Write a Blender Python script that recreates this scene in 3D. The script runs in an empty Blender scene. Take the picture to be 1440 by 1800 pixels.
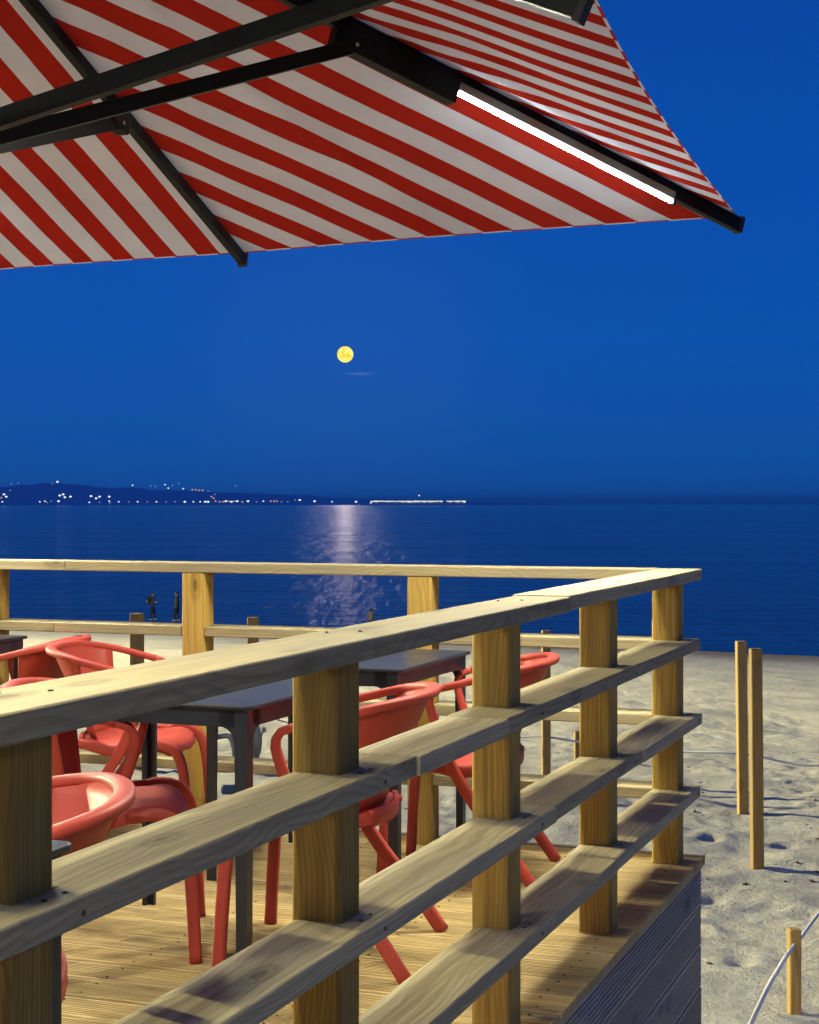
import bpy, bmesh, math, random
import numpy as np
from mathutils import Vector, Matrix
random.seed(7); rng = np.random.default_rng(11)
R = math.radians
scene = bpy.context.scene
C = scene.collection
# ------------------------------------------------------------------ camera, sky, moonlight, exposure
H = 1.241            # eye height over the deck
F = 2900.0           # focal length in photograph pixels (1440 wide)
cam_d = bpy.data.cameras.new('camera'); cam = bpy.data.objects.new('camera', cam_d); C.objects.link(cam)
cam.location = (0, 0, H); cam.rotation_euler = (R(90), 0, 0)
cam_d.sensor_fit = 'HORIZONTAL'; cam_d.sensor_width = 36; cam_d.lens = 36 * F / 1440
cam_d.shift_y = -15 / 1440; cam_d.clip_start = 0.05; cam_d.clip_end = 80000
scene.camera = cam
scene.view_settings.view_transform = 'Standard'; scene.view_settings.look = 'None'
scene.view_settings.exposure = 0; scene.view_settings.gamma = 1; scene.view_settings.use_curve_mapping = False

MOON_DIR = Vector(((607 - 720) / F, 1, (885 - 622) / F)).normalized()
w = bpy.data.worlds.new('World'); scene.world = w; w.use_nodes = True
nt = w.node_tree; N = nt.nodes; L = nt.links; N.clear()
out = N.new('ShaderNodeOutputWorld'); bg = N.new('ShaderNodeBackground')
sky = N.new('ShaderNodeTexSky'); sky.sky_type = 'NISHITA'; sky.sun_disc = False
sky.sun_elevation = R(-4); sky.sun_rotation = R(180)
tc = N.new('ShaderNodeTexCoord'); sp = N.new('ShaderNodeSeparateXYZ')
ramp = N.new('ShaderNodeValToRGB')
L.new(tc.outputs['Generated'], sp.inputs[0]); L.new(sp.outputs[2], ramp.inputs[0])
stops = [(0.0, (.0025, .077, .350)), (0.05, (.0022, .082, .380)), (0.10, (.0006, .083, .415)), (0.18, (.0, .074, .405)),
         (0.32, (.0, .058, .35)), (1.0, (.0003, .045, .27))]
e = ramp.color_ramp.elements
e[0].position = 0; e[0].color = (*stops[0][1], 1); e[1].position = 1; e[1].color = (*stops[-1][1], 1)
for p, c in stops[1:-1]:
    q = e.new(p); q.color = (*c, 1)
# faint glow of moonlit air round the moon and one thin streak of cloud below it
dotn = N.new('ShaderNodeVectorMath'); dotn.operation = 'DISTANCE'; dotn.inputs[1].default_value = MOON_DIR
nrm = N.new('ShaderNodeVectorMath'); nrm.operation = 'NORMALIZE'
L.new(tc.outputs['Generated'], nrm.inputs[0]); L.new(nrm.outputs[0], dotn.inputs[0])
glow = N.new('ShaderNodeMapRange'); glow.interpolation_type = 'SMOOTHERSTEP'
glow.inputs[1].default_value = 0.0; glow.inputs[2].default_value = 0.15; glow.inputs[3].default_value = 1; glow.inputs[4].default_value = 0
L.new(dotn.outputs['Value'], glow.inputs[0])
gm = N.new('ShaderNodeMix'); gm.data_type = 'RGBA'; gm.blend_type = 'ADD'
gm.inputs[6].default_value = (0, 0, 0, 1); gm.inputs[7].default_value = (.006, .007, .009, 1)
L.new(glow.outputs[0], gm.inputs[0])
add = N.new('ShaderNodeMix'); add.data_type = 'RGBA'; add.blend_type = 'ADD'; add.inputs[0].default_value = 1
L.new(ramp.outputs[0], add.inputs[6]); L.new(gm.outputs[2], add.inputs[7])
cl = N.new('ShaderNodeVectorMath'); cl.operation = 'SUBTRACT'
cl.inputs[1].default_value = Vector(((632 - 720) / F, 1, (885 - 657) / F)).normalized()
L.new(nrm.outputs[0], cl.inputs[0])
cs = N.new('ShaderNodeVectorMath'); cs.operation = 'MULTIPLY'; cs.inputs[1].default_value = (110, 0, 900)
L.new(cl.outputs[0], cs.inputs[0])
cn = N.new('ShaderNodeVectorMath'); cn.operation = 'LENGTH'; L.new(cs.outputs[0], cn.inputs[0])
cm = N.new('ShaderNodeMapRange'); cm.interpolation_type = 'SMOOTHSTEP'
cm.inputs[1].default_value = 0; cm.inputs[2].default_value = 1.3; cm.inputs[3].default_value = 1; cm.inputs[4].default_value = 0
L.new(cn.outputs['Value'], cm.inputs[0])
cc = N.new('ShaderNodeMix'); cc.data_type = 'RGBA'; cc.blend_type = 'ADD'; cc.inputs[7].default_value = (.05, .05, .07, 1)
L.new(cm.outputs[0], cc.inputs[0]); L.new(add.outputs[2], cc.inputs[6])
sk = N.new('ShaderNodeMix'); sk.data_type = 'RGBA'; sk.blend_type = 'ADD'; sk.inputs[0].default_value = 0.01
L.new(cc.outputs[2], sk.inputs[6]); L.new(sky.outputs[0], sk.inputs[7])
L.new(sk.outputs[2], bg.inputs[0]); bg.inputs[1].default_value = 1.0
L.new(bg.outputs[0], out.inputs[0])

sun_d = bpy.data.lights.new('moonlight', 'SUN'); sun_d.energy = 0.0038; sun_d.angle = R(0.53); sun_d.color = (1, .80, .70)
sun = bpy.data.objects.new('moonlight', sun_d); C.objects.link(sun)
sun.rotation_euler = (-MOON_DIR).to_track_quat('-Z', 'Y').to_euler()

# ------------------------------------------------------------------ frames and helpers
TH = R(20.5)
U = Vector((math.cos(TH), -math.sin(TH), 0)); V = Vector((math.sin(TH), math.cos(TH), 0))
P4 = Vector((0.897, 5.73, 0))
def T(s, t, z=0): return P4 + U * s + V * t + Vector((0, 0, z))
def at(px, y, Y):     # point at depth Y seen at a pixel of the photograph
    return Vector(((px - 720) * Y / F, Y, H - (y - 885) * Y / F))

def tag(o, label=None, cat=None, group=None, kind=None):
    if label: o['label'] = label
    if cat: o['category'] = cat
    if group: o['group'] = group
    if kind: o['kind'] = kind
    return o
def empty(name, loc=(0, 0, 0), rz=0, **k):
    o = bpy.data.objects.new(name, None); C.objects.link(o); o.location = loc; o.rotation_euler = (0, 0, rz)
    o.empty_display_size = .1
    return tag(o, **k)
def link(name, me, mat=None, parent=None, smooth=False, loc=None, rot=None):
    if mat: me.materials.append(mat)
    if smooth:
        for p in me.polygons: p.use_smooth = True
    o = bpy.data.objects.new(name, me); C.objects.link(o)
    if parent: o.parent = parent
    if loc is not None: o.location = loc
    if rot is not None: o.rotation_euler = rot
    return o
def from_bm(name, bm, mat=None, parent=None, smooth=False, **k):
    bmesh.ops.recalc_face_normals(bm, faces=bm.faces)
    me = bpy.data.meshes.new(name); bm.to_mesh(me); bm.free()
    return link(name, me, mat, parent, smooth, **k)
def add_box(bm, c, d, mat=None, bev=0, seg=1):
    r = bmesh.ops.create_cube(bm, size=1)
    vs = r['verts']
    bmesh.ops.scale(bm, vec=d, verts=vs)
    if bev:
        es = list({e for v in vs for e in v.link_edges})
        rb = bmesh.ops.bevel(bm, geom=es, offset=bev, segments=seg, profile=.6, affect='EDGES')
        vs = list({v for v in rb['verts']} | {v for v in vs if v.is_valid})
    if mat is not None: bmesh.ops.transform(bm, matrix=mat, verts=vs)
    bmesh.ops.translate(bm, vec=c, verts=vs)
    return vs
def prism_bm(outline, z0, z1, bev=0, seg=2):
    bm = bmesh.new()
    vs = [bm.verts.new((x, y, z0)) for x, y in outline]
    f = bm.faces.new(vs)
    r = bmesh.ops.extrude_face_region(bm, geom=[f])
    nv = [g for g in r['geom'] if isinstance(g, bmesh.types.BMVert)]
    bmesh.ops.translate(bm, vec=(0, 0, z1 - z0), verts=nv)
    bmesh.ops.recalc_face_normals(bm, faces=bm.faces)
    if bev:
        bmesh.ops.bevel(bm, geom=list(bm.edges), offset=bev, segments=seg, profile=.5, affect='EDGES', clamp_overlap=True)
    return bm
def catmull(pts, n=6):
    P = [Vector(p) for p in pts]; out = []
    for i in range(len(P) - 1):
        p0 = P[i - 1] if i else P[0] * 2 - P[1]; p1 = P[i]; p2 = P[i + 1]
        p3 = P[i + 2] if i + 2 < len(P) else P[-1] * 2 - P[-2]
        for k in range(n):
            t = k / n
            out.append(.5 * ((2 * p1) + (-p0 + p2) * t + (2 * p0 - 5 * p1 + 4 * p2 - p3) * t * t + (-p0 + 3 * p1 - 3 * p2 + p3) * t ** 3))
    out.append(P[-1]); return out
def tube(bm, pts, ra, rb=None, seg=10, up=Vector((0, 0, 1)), cap=True, power=1.0):
    """sweep an ellipse (ra across, rb along 'up') along the points; radii may be lists"""
    n = len(pts); rb = ra if rb is None else rb
    A = ra if isinstance(ra, (list, tuple)) else [ra] * n
    B = rb if isinstance(rb, (list, tuple)) else [rb] * n
    rings = []
    for i, p in enumerate(pts):
        d = (pts[min(i + 1, n - 1)] - pts[max(i - 1, 0)]).normalized()
        s = d.cross(up)
        if s.length < 1e-3: s = d.cross(Vector((1, 0, 0)))
        s.normalize(); q = s.cross(d).normalized()
        ring = []
        for k in range(seg):
            a = 2 * math.pi * (k + .5) / seg
            ca, sa = math.cos(a), math.sin(a)
            ca = math.copysign(abs(ca) ** power, ca); sa = math.copysign(abs(sa) ** power, sa)
            ring.append(bm.verts.new(p + s * (A[i] * ca) + q * (B[i] * sa)))
        rings.append(ring)
    for a, b in zip(rings, rings[1:]):
        for k in range(seg):
            bm.faces.new((a[k], a[(k + 1) % seg], b[(k + 1) % seg], b[k]))
    if cap:
        bm.faces.new(rings[0][::-1]); bm.faces.new(rings[-1])
def resample(pts, m):
    d = [0]
    for a, b in zip(pts, pts[1:]): d.append(d[-1] + (b - a).length)
    out = []
    for i in range(m):
        x = d[-1] * i / (m - 1); j = 0
        while j < len(d) - 2 and d[j + 1] < x: j += 1
        f = (x - d[j]) / max(d[j + 1] - d[j], 1e-9); out.append(pts[j].lerp(pts[j + 1], min(max(f, 0), 1)))
    return out

# ------------------------------------------------------------------ materials
def new_mat(name):
    m = bpy.data.materials.new(name); m.use_nodes = True
    nt = m.node_tree; b = nt.nodes['Principled BSDF']
    return m, nt, b
def node(nt, t, **k):
    n = nt.nodes.new(t)
    for a, v in k.items(): setattr(n, a, v)
    return n
def noise(nt, vec, scale, detail=3, rough=.55, dist=0):
    n = node(nt, 'ShaderNodeTexNoise'); n.inputs['Scale'].default_value = scale
    n.inputs['Detail'].default_value = detail; n.inputs['Roughness'].default_value = rough
    n.inputs['Distortion'].default_value = dist
    if vec: nt.links.new(vec, n.inputs['Vector'])
    return n
def cramp(nt, fac, stops):
    r = node(nt, 'ShaderNodeValToRGB'); e = r.color_ramp.elements
    e[0].position, e[0].color = stops[0][0], (*stops[0][1], 1)
    e[1].position, e[1].color = stops[-1][0], (*stops[-1][1], 1)
    for p, c in stops[1:-1]:
        q = e.new(p); q.color = (*c, 1)
    nt.links.new(fac, r.inputs[0]); return r
def mixc(nt, blend, fac, a, b):
    m = node(nt, 'ShaderNodeMix', data_type='RGBA', blend_type=blend)
    for i, v in ((0, fac), (6, a), (7, b)):
        if isinstance(v, (int, float)): m.inputs[i].default_value = v
        elif isinstance(v, tuple): m.inputs[i].default_value = (*v, 1)
        else: nt.links.new(v, m.inputs[i])
    return m.outputs[2]
def math_(nt, op, a, b=None):
    m = node(nt, 'ShaderNodeMath', operation=op)
    for i, v in ((0, a), (1, b)):
        if v is None: continue
        if isinstance(v, (int, float)): m.inputs[i].default_value = v
        else: nt.links.new(v, m.inputs[i])
    return m.outputs[0]

def wood_mat(name, axis, light, dark, knot=True, ringscale=42, rough=.72, wear=None, bump=.25):
    """sawn pine; the grain runs along the object's own axis (0 x, 1 y, 2 z)"""
    m, nt, b = new_mat(name); Lk = nt.links
    tc = node(nt, 'ShaderNodeTexCoord'); oi = node(nt, 'ShaderNodeObjectInfo')
    sp = node(nt, 'ShaderNodeSeparateXYZ'); Lk.new(tc.outputs['Object'], sp.inputs[0])
    o = [sp.outputs[0], sp.outputs[1], sp.outputs[2]]
    g = o[axis]; a = o[(axis + 1) % 3]; c = o[(axis + 2) % 3]
    rnd = oi.outputs['Random']
    gx = math_(nt, 'ADD', g, math_(nt, 'MULTIPLY', rnd, 37.0))
    cb = node(nt, 'ShaderNodeCombineXYZ')          # ring coordinates: slow along the grain
    slow = noise(nt, None, 1.0, 2); 
    cs = node(nt, 'ShaderNodeCombineXYZ')
    Lk.new(math_(nt, 'MULTIPLY', gx, 1.6), cs.inputs[0]); Lk.new(math_(nt, 'MULTIPLY', a, 3), cs.inputs[1]); Lk.new(math_(nt, 'MULTIPLY', c, 3), cs.inputs[2])
    Lk.new(cs.outputs[0], slow.inputs['Vector'])
    wob = math_(nt, 'MULTIPLY', math_(nt, 'SUBTRACT', slow.outputs['Fac'], .5), .13)
    Lk.new(math_(nt, 'MULTIPLY', gx, .07), cb.inputs[0])
    Lk.new(math_(nt, 'ADD', math_(nt, 'ADD', a, wob), math_(nt, 'MULTIPLY', math_(nt, 'SUBTRACT', rnd, .5), .10)), cb.inputs[1])
    Lk.new(math_(nt, 'ADD', c, math_(nt, 'ADD', math_(nt, 'MULTIPLY', rnd, .06), .045)), cb.inputs[2])
    wv = node(nt, 'ShaderNodeTexWave', wave_type='RINGS', rings_direction='X', wave_profile='SAW')
    wv.inputs['Scale'].default_value = ringscale; wv.inputs['Distortion'].default_value = 1.8
    wv.inputs['Detail'].default_value = 2; wv.inputs['Detail Scale'].default_value = 2
    Lk.new(cb.outputs[0], wv.inputs['Vector'])
    cf = node(nt, 'ShaderNodeCombineXYZ')
    Lk.new(math_(nt, 'MULTIPLY', gx, 3.0), cf.inputs[0]); Lk.new(math_(nt, 'MULTIPLY', a, 110), cf.inputs[1]); Lk.new(math_(nt, 'MULTIPLY', c, 110), cf.inputs[2])
    fine = noise(nt, cf.outputs[0], 1.0, 4, .6)
    cw = node(nt, 'ShaderNodeCombineXYZ')
    Lk.new(math_(nt, 'MULTIPLY', gx, 2.2), cw.inputs[0]); Lk.new(math_(nt, 'MULTIPLY', a, 9), cw.inputs[1]); Lk.new(math_(nt, 'MULTIPLY', c, 9), cw.inputs[2])
    wide = noise(nt, cw.outputs[0], 1.0, 3, .6)
    mid = tuple((x + y) / 2 for x, y in zip(light, dark))
    r1 = cramp(nt, wv.outputs['Fac'], [(0, mid), (.10, light), (.5, light), (.88, mid), (1, tuple(.6 * y + .4 * x for x, y in zip(light, dark)))])
    c1 = mixc(nt, 'MIX', math_(nt, 'MULTIPLY', cramp(nt, fine.outputs['Fac'], [(.38, (0, 0, 0)), (.72, (1, 1, 1))]).outputs[0], .75), r1.outputs[0], dark)
    weath = wear or tuple(.55 * x + .02 for x in light)
    c2 = mixc(nt, 'MIX', math_(nt, 'MULTIPLY', cramp(nt, wide.outputs['Fac'], [(.45, (0, 0, 0)), (.75, (1, 1, 1))]).outputs[0], .6), c1, weath)
    tone = cramp(nt, rnd, [(0, (.74, .71, .66)), (.5, (.95, .93, .9)), (1, (1.14, 1.12, 1.1))])
    c3 = mixc(nt, 'MULTIPLY', 1.0, c2, tone.outputs[0])
    hgt = math_(nt, 'ADD', math_(nt, 'MULTIPLY', fine.outputs['Fac'], .7), math_(nt, 'MULTIPLY', wv.outputs['Fac'], .5))
    if knot:
        ck = node(nt, 'ShaderNodeCombineXYZ')
        Lk.new(math_(nt, 'MULTIPLY', gx, 2.6), ck.inputs[0]); Lk.new(math_(nt, 'MULTIPLY', a, 6.5), ck.inputs[1]); Lk.new(math_(nt, 'MULTIPLY', c, 6.5), ck.inputs[2])
        vo = node(nt, 'ShaderNodeTexVoronoi'); vo.inputs['Scale'].default_value = 1.0; vo.inputs['Randomness'].default_value = 1
        Lk.new(ck.outputs[0], vo.inputs['Vector'])
        dn = math_(nt, 'ADD', vo.outputs['Distance'], math_(nt, 'MULTIPLY', math_(nt, 'SUBTRACT', fine.outputs['Fac'], .5), .05))
        kf = cramp(nt, dn, [(0, (1, 1, 1)), (.07, (.9, .9, .9)), (.10, (.25, .25, .25)), (.13, (.5, .5, .5)), (.2, (0, 0, 0))])
        c3 = mixc(nt, 'MIX', math_(nt, 'MULTIPLY', kf.outputs[0], .8), c3, tuple(.30 * x for x in dark))
    Lk.new(c3, b.inputs['Base Color']); b.inputs['Roughness'].default_value = rough
    b.inputs['Specular IOR Level'].default_value = .25
    bp = node(nt, 'ShaderNodeBump'); bp.inputs['Strength'].default_value = bump; bp.inputs['Distance'].default_value = .002
    Lk.new(hgt, bp.inputs['Height']); Lk.new(bp.outputs[0], b.inputs['Normal'])
    return m
PINE_L, PINE_D = (.50, .36, .135), (.27, .165, .052)
M_rail = wood_mat('pine_rail', 0, (.50, .43, .24), (.25, .20, .11), wear=(.28, .26, .20))
M_post = wood_mat('pine_post', 2, (.50, .335, .07), (.25, .14, .028), wear=(.32, .22, .065), ringscale=34)
M_deck = wood_mat('deck_pine', 0, (.54, .42, .185), (.26, .17, .065), wear=(.27, .21, .12), ringscale=38, bump=.4)
M_clad = wood_mat('cladding_pine', 0, (.48, .41, .28), (.32, .27, .19), wear=(.32, .30, .26), ringscale=38, bump=.4)
M_stake = wood_mat('stake_wood', 2, (.46, .30, .10), (.25, .14, .04), ringscale=38)

def plain(name, col, rough=.5, spec=.5, metallic=0, bumps=0, bscale=200, var=0.0):
    m, nt, b = new_mat(name)
    b.inputs['Roughness'].default_value = rough; b.inputs['Specular IOR Level'].default_value = spec; b.inputs['Metallic'].default_value = metallic
    tc = node(nt, 'ShaderNodeTexCoord')
    if var:
        n = noise(nt, tc.outputs['Object'], 9, 4)
        lo = tuple(x * (1 - var) for x in col); hi = tuple(min(1, x * (1 + var)) for x in col)
        nt.links.new(cramp(nt, n.outputs['Fac'], [(.3, lo), (.7, hi)]).outputs[0], b.inputs['Base Color'])
        nt.links.new(math_(nt, 'ADD', math_(nt, 'MULTIPLY', n.outputs['Fac'], .25), rough - .12), b.inputs['Roughness'])
    else: b.inputs['Base Color'].default_value = (*col, 1)
    if bumps:
        n2 = noise(nt, tc.outputs['Object'], bscale, 2)
        bp = node(nt, 'ShaderNodeBump'); bp.inputs['Strength'].default_value = bumps; bp.inputs['Distance'].default_value = .0006
        nt.links.new(n2.outputs['Fac'], bp.inputs['Height']); nt.links.new(bp.outputs[0], b.inputs['Normal'])
    return m
M_coral = plain('coral_plastic', (.38, .050, .033), .52, .32, bumps=.25, bscale=600, var=.08)
M_table = plain('anthracite_plastic', (.017, .020, .028), .36, .42, bumps=.3, bscale=500, var=.12)
M_black = plain('black_powder_coat', (.005, .006, .008), .45, .12, bumps=.2, bscale=700, var=.2)
M_grey = plain('grey_painted_metal', (.10, .105, .12), .5, .5, var=.15)
M_dark = plain('dark_rubber', (.02, .02, .022), .7, .3)
M_alu = plain('satin_aluminium', (.22, .23, .23), .35, .5)
M_rope = plain('white_rope', (.62, .62, .60), .8, .2, bumps=.8, bscale=300)
M_screw = plain('screw_steel', (.35, .33, .30), .4, .5, metallic=.8)
M_bluep = plain('blue_plastic', (.012, .03, .08), .5, .4)

def emit(name, col, s):
    m = bpy.data.materials.new(name); m.use_nodes = True; nt = m.node_tree; nt.nodes.clear()
    o = nt.nodes.new('ShaderNodeOutputMaterial'); e = nt.nodes.new('ShaderNodeEmission')
    e.inputs[0].default_value = (*col, 1); e.inputs[1].default_value = s; nt.links.new(e.outputs[0], o.inputs[0]); return m
M_led = emit('led_diffuser', (.88, 1.0, .92), 70)

# ------------------------------------------------------------------ sea, beach, far shore
SEA = -5.66
def vnoise(x, y, seed=0):
    """smooth value noise on numpy arrays"""
    xi = np.floor(x).astype(np.int64); yi = np.floor(y).astype(np.int64); fx = x - xi; fy = y - yi
    fx = fx * fx * (3 - 2 * fx); fy = fy * fy * (3 - 2 * fy)
    def h(a, b):
        n = (a * 374761393 + b * 668265263 + seed * 974634777) & 0x7fffffff
        n = ((n ^ (n >> 13)) * 1274126177) & 0x7fffffff
        return ((n ^ (n >> 16)) & 0xffff) / 65535.0
    return (h(xi, yi) * (1 - fx) + h(xi + 1, yi) * fx) * (1 - fy) + (h(xi, yi + 1) * (1 - fx) + h(xi + 1, yi + 1) * fx) * fy
def fbm(x, y, s, o=4, seed=0):
    r = 0; a = .5
    for i in range(o):
        r = r + a * vnoise(x * s, y * s, seed + i); s *= 2.03; a *= .5
    return r
def beach_base(x, y):
    wv = (x * .552 + y) / 1.142
    z = np.where(wv < 13, -1.21 - .0 * wv, -1.21 - (wv - 13) * .0725)
    return z
foot = []
for k in range(1500):
    fx = rng.uniform(-6, 14); fy = 4.5 + 22 * rng.random() ** 1.3
    foot.append((fx, fy, rng.uniform(0, math.pi), rng.uniform(.10, .17), rng.uniform(.05, .08), rng.uniform(.010, .024)))
def axis_pts(lo, a, b, hi, step, grow):
    c = list(np.arange(a, b, step)); s = step; x = a; left = []
    while x > lo: s *= grow; x -= s; left.append(x)
    s = step; x = c[-1]; right = []
    while x < hi: s *= grow; x += s; right.append(x)
    return np.array(left[::-1] + c + right)
gx = axis_pts(-160, -1.5, 5.5, 160, .05, 1.035); gy = axis_pts(-20, 5.5, 12, 120, .05, 1.012)
X, Y = np.meshgrid(gx, gy)
Z = beach_base(X, Y)
amp = np.clip((110 - Y) / 60, 0, 1)
Z += amp * (.20 * (fbm(X, Y, .35, 3, 5) - .45) + .10 * (fbm(X + 30, Y, 1.1, 3, 9) - .45) + .055 * (fbm(X, Y, 2.6, 3, 21) - .45) + .03 * (fbm(X, Y, 8, 2, 31) - .35))
for fx, fy, a, la, lb, dp in foot:
    i0, i1 = np.searchsorted(gx, [fx - .4, fx + .4]); j0, j1 = np.searchsorted(gy, [fy - .4, fy + .4])
    if i1 <= i0 or j1 <= j0: continue
    sx = X[j0:j1, i0:i1] - fx; sy = Y[j0:j1, i0:i1] - fy
    p = (sx * math.cos(a) + sy * math.sin(a)) / la; q = (-sx * math.sin(a) + sy * math.cos(a)) / lb
    r2 = p * p + q * q
    Z[j0:j1, i0:i1] += dp * (-np.exp(-r2 * 1.2) + .45 * np.exp(-(np.sqrt(r2) - 1.6) ** 2 * 4))
def sand_z(x, y):
    i = min(max(int(np.searchsorted(gx, x)), 1), len(gx) - 1); j = min(max(int(np.searchsorted(gy, y)), 1), len(gy) - 1)
    return float(Z[j, i])
ny, nx = X.shape
verts = np.stack([X.ravel(), Y.ravel(), Z.ravel()], 1)
ii = np.arange(ny - 1)[:, None] * nx + np.arange(nx - 1)[None, :]
quads = np.stack([ii, ii + 1, ii + nx + 1, ii + nx], -1).reshape(-1, 4)
def np_mesh(name, verts, quads):
    me = bpy.data.meshes.new(name)
    me.vertices.add(len(verts)); me.vertices.foreach_set('co', verts.ravel())
    me.loops.add(quads.size); me.loops.foreach_set('vertex_index', quads.ravel().astype(np.int32))
    me.polygons.add(len(quads)); me.polygons.foreach_set('loop_start', np.arange(0, quads.size, 4, dtype=np.int32))
    me.polygons.foreach_set('loop_total', np.full(len(quads), 4, dtype=np.int32))
    me.update(calc_edges=True); me.validate(); return me
m_sand, ns, bs = new_mat('beach_sand')
tcs = node(ns, 'ShaderNodeTexCoord'); P = tcs.outputs['Object']
n1 = noise(ns, P, .9, 5, .6); n2 = noise(ns, P, 60, 4, .7); n3 = noise(ns, P, 7, 4, .65)
c_a = cramp(ns, n1.outputs['Fac'], [(.3, (.46, .425, .345)), (.7, (.55, .515, .42))])
c_b = mixc(ns, 'MULTIPLY', .8, c_a.outputs[0], cramp(ns, n2.outputs['Fac'], [(.25, (.66, .64, .6)), (.5, (1, 1, 1)), (.8, (1.1, 1.1, 1.1))]).outputs[0])
c_b = mixc(ns, 'MULTIPLY', .7, c_b, cramp(ns, n3.outputs['Fac'], [(.3, (.76, .74, .72)), (.6, (1, 1, 1))]).outputs[0])
vo = node(ns, 'ShaderNodeTexVoronoi'); vo.inputs['Scale'].default_value = 5.5; ns.links.new(P, vo.inputs['Vector'])
dk = cramp(ns, vo.outputs['Distance'], [(0.04, (1, 1, 1)), (.09, (0, 0, 0))])
thin = cramp(ns, noise(ns, P, 1.7, 2).outputs['Fac'], [(.5, (0, 0, 0)), (.6, (1, 1, 1))])
c_b = mixc(ns, 'MIX', math_(ns, 'MULTIPLY', dk.outputs[0], math_(ns, 'MULTIPLY', thin.outputs[0], .7)), c_b, (.10, .08, .06))
# the sand is wet and brown beside the waterline
sps = node(ns, 'ShaderNodeSeparateXYZ'); ns.links.new(P, sps.inputs[0])
wet = node(ns, 'ShaderNodeMapRange'); wet.interpolation_type = 'SMOOTHSTEP'
wet.inputs[1].default_value = SEA + 1.5; wet.inputs[2].default_value = SEA + .4; wet.inputs[3].default_value = 0; wet.inputs[4].default_value = 1
ns.links.new(sps.outputs[2], wet.inputs[0])
c_b = mixc(ns, 'MIX', wet.outputs[0], c_b, (.29, .225, .155))
ns.links.new(c_b, bs.inputs['Base Color']); bs.inputs['Roughness'].default_value = .95; bs.inputs['Specular IOR Level'].default_value = .1
bp = node(ns, 'ShaderNodeBump'); bp.inputs['Strength'].default_value = .6; bp.inputs['Distance'].default_value = .02
ns.links.new(math_(ns, 'ADD', n2.outputs['Fac'], math_(ns, 'MULTIPLY', n3.outputs['Fac'], 3)), bp.inputs['Height']); ns.links.new(bp.outputs[0], bs.inputs['Normal'])
beach = link('beach_sand', np_mesh('beach_sand', verts, quads), m_sand, smooth=True); tag(beach, kind='structure')

m_sea, nw, bw = new_mat('sea_water')
tcw = node(nw, 'ShaderNodeTexCoord'); mp = node(nw, 'ShaderNodeMapping')
mp.inputs['Rotation'].default_value = (0, 0, R(18)); mp.inputs['Scale'].default_value = (.35, 1, 1)
nw.links.new(tcw.outputs['Object'], mp.inputs[0])
w1 = noise(nw, mp.outputs[0], .28, 4, .6, .3); w2 = noise(nw, mp.outputs[0], 1.5, 3, .6); w3 = noise(nw, mp.outputs[0], .035, 2, .5)
mp4 = node(nw, 'ShaderNodeMapping'); mp4.inputs['Scale'].default_value = (.42, .05, 1); mp4.inputs['Rotation'].default_value = (0, 0, R(4))
nw.links.new(tcw.outputs['Object'], mp4.inputs[0]); w4 = noise(nw, mp4.outputs[0], 1.0, 4, .6, .4)
mp5 = node(nw, 'ShaderNodeMapping'); mp5.inputs['Scale'].default_value = (.02, .045, 1); nw.links.new(tcw.outputs['Object'], mp5.inputs[0]); w5 = noise(nw, mp5.outputs[0], 1.0, 3, .6)
nw.links.new(math_(nw, 'ADD', math_(nw, 'MULTIPLY', w5.outputs['Fac'], .22), .02), bw.inputs['Roughness'])
hh0 = math_(nw, 'ADD', math_(nw, 'MULTIPLY', w1.outputs['Fac'], 1.0), math_(nw, 'ADD', math_(nw, 'MULTIPLY', w2.outputs['Fac'], .34), math_(nw, 'MULTIPLY', w3.outputs['Fac'], 1.5)))
bpw = node(nw, 'ShaderNodeBump'); bpw.inputs['Strength'].default_value = 1; bpw.inputs['Distance'].default_value = .55
mp6 = node(nw, 'ShaderNodeMapping'); mp6.inputs['Scale'].default_value = (.13, .011, 1); nw.links.new(tcw.outputs['Object'], mp6.inputs[0]); w6 = noise(nw, mp6.outputs[0], 1.0, 4, .65, .0)
hh = math_(nw, 'ADD', math_(nw, 'ADD', hh0, math_(nw, 'MULTIPLY', w4.outputs['Fac'], .6)), math_(nw, 'MULTIPLY', w6.outputs['Fac'], 1.45))
nw.links.new(hh, bpw.inputs['Height']); nw.links.new(bpw.outputs[0], bw.inputs['Normal'])
bw.inputs['Base Color'].default_value = (.001, .009, .022, 1); bw.inputs['Roughness'].default_value = .10; bw.inputs['IOR'].default_value = 1.33
gx2 = axis_pts(-30000, -150, 150, 30000, 10, 1.25); gy2 = axis_pts(-200, 40, 400, 45000, 10, 1.2)
XX, YY = np.meshgrid(gx2, gy2); nyy, nxx = XX.shape
i2 = np.arange(nyy - 1)[:, None] * nxx + np.arange(nxx - 1)[None, :]
sea = link('sea', np_mesh('sea', np.stack([XX.ravel(), YY.ravel(), np.full(XX.size, SEA)], 1), np.stack([i2, i2 + 1, i2 + nxx + 1, i2 + nxx], -1).reshape(-1, 4)), m_sea)
tag(sea, kind='structure')

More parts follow.
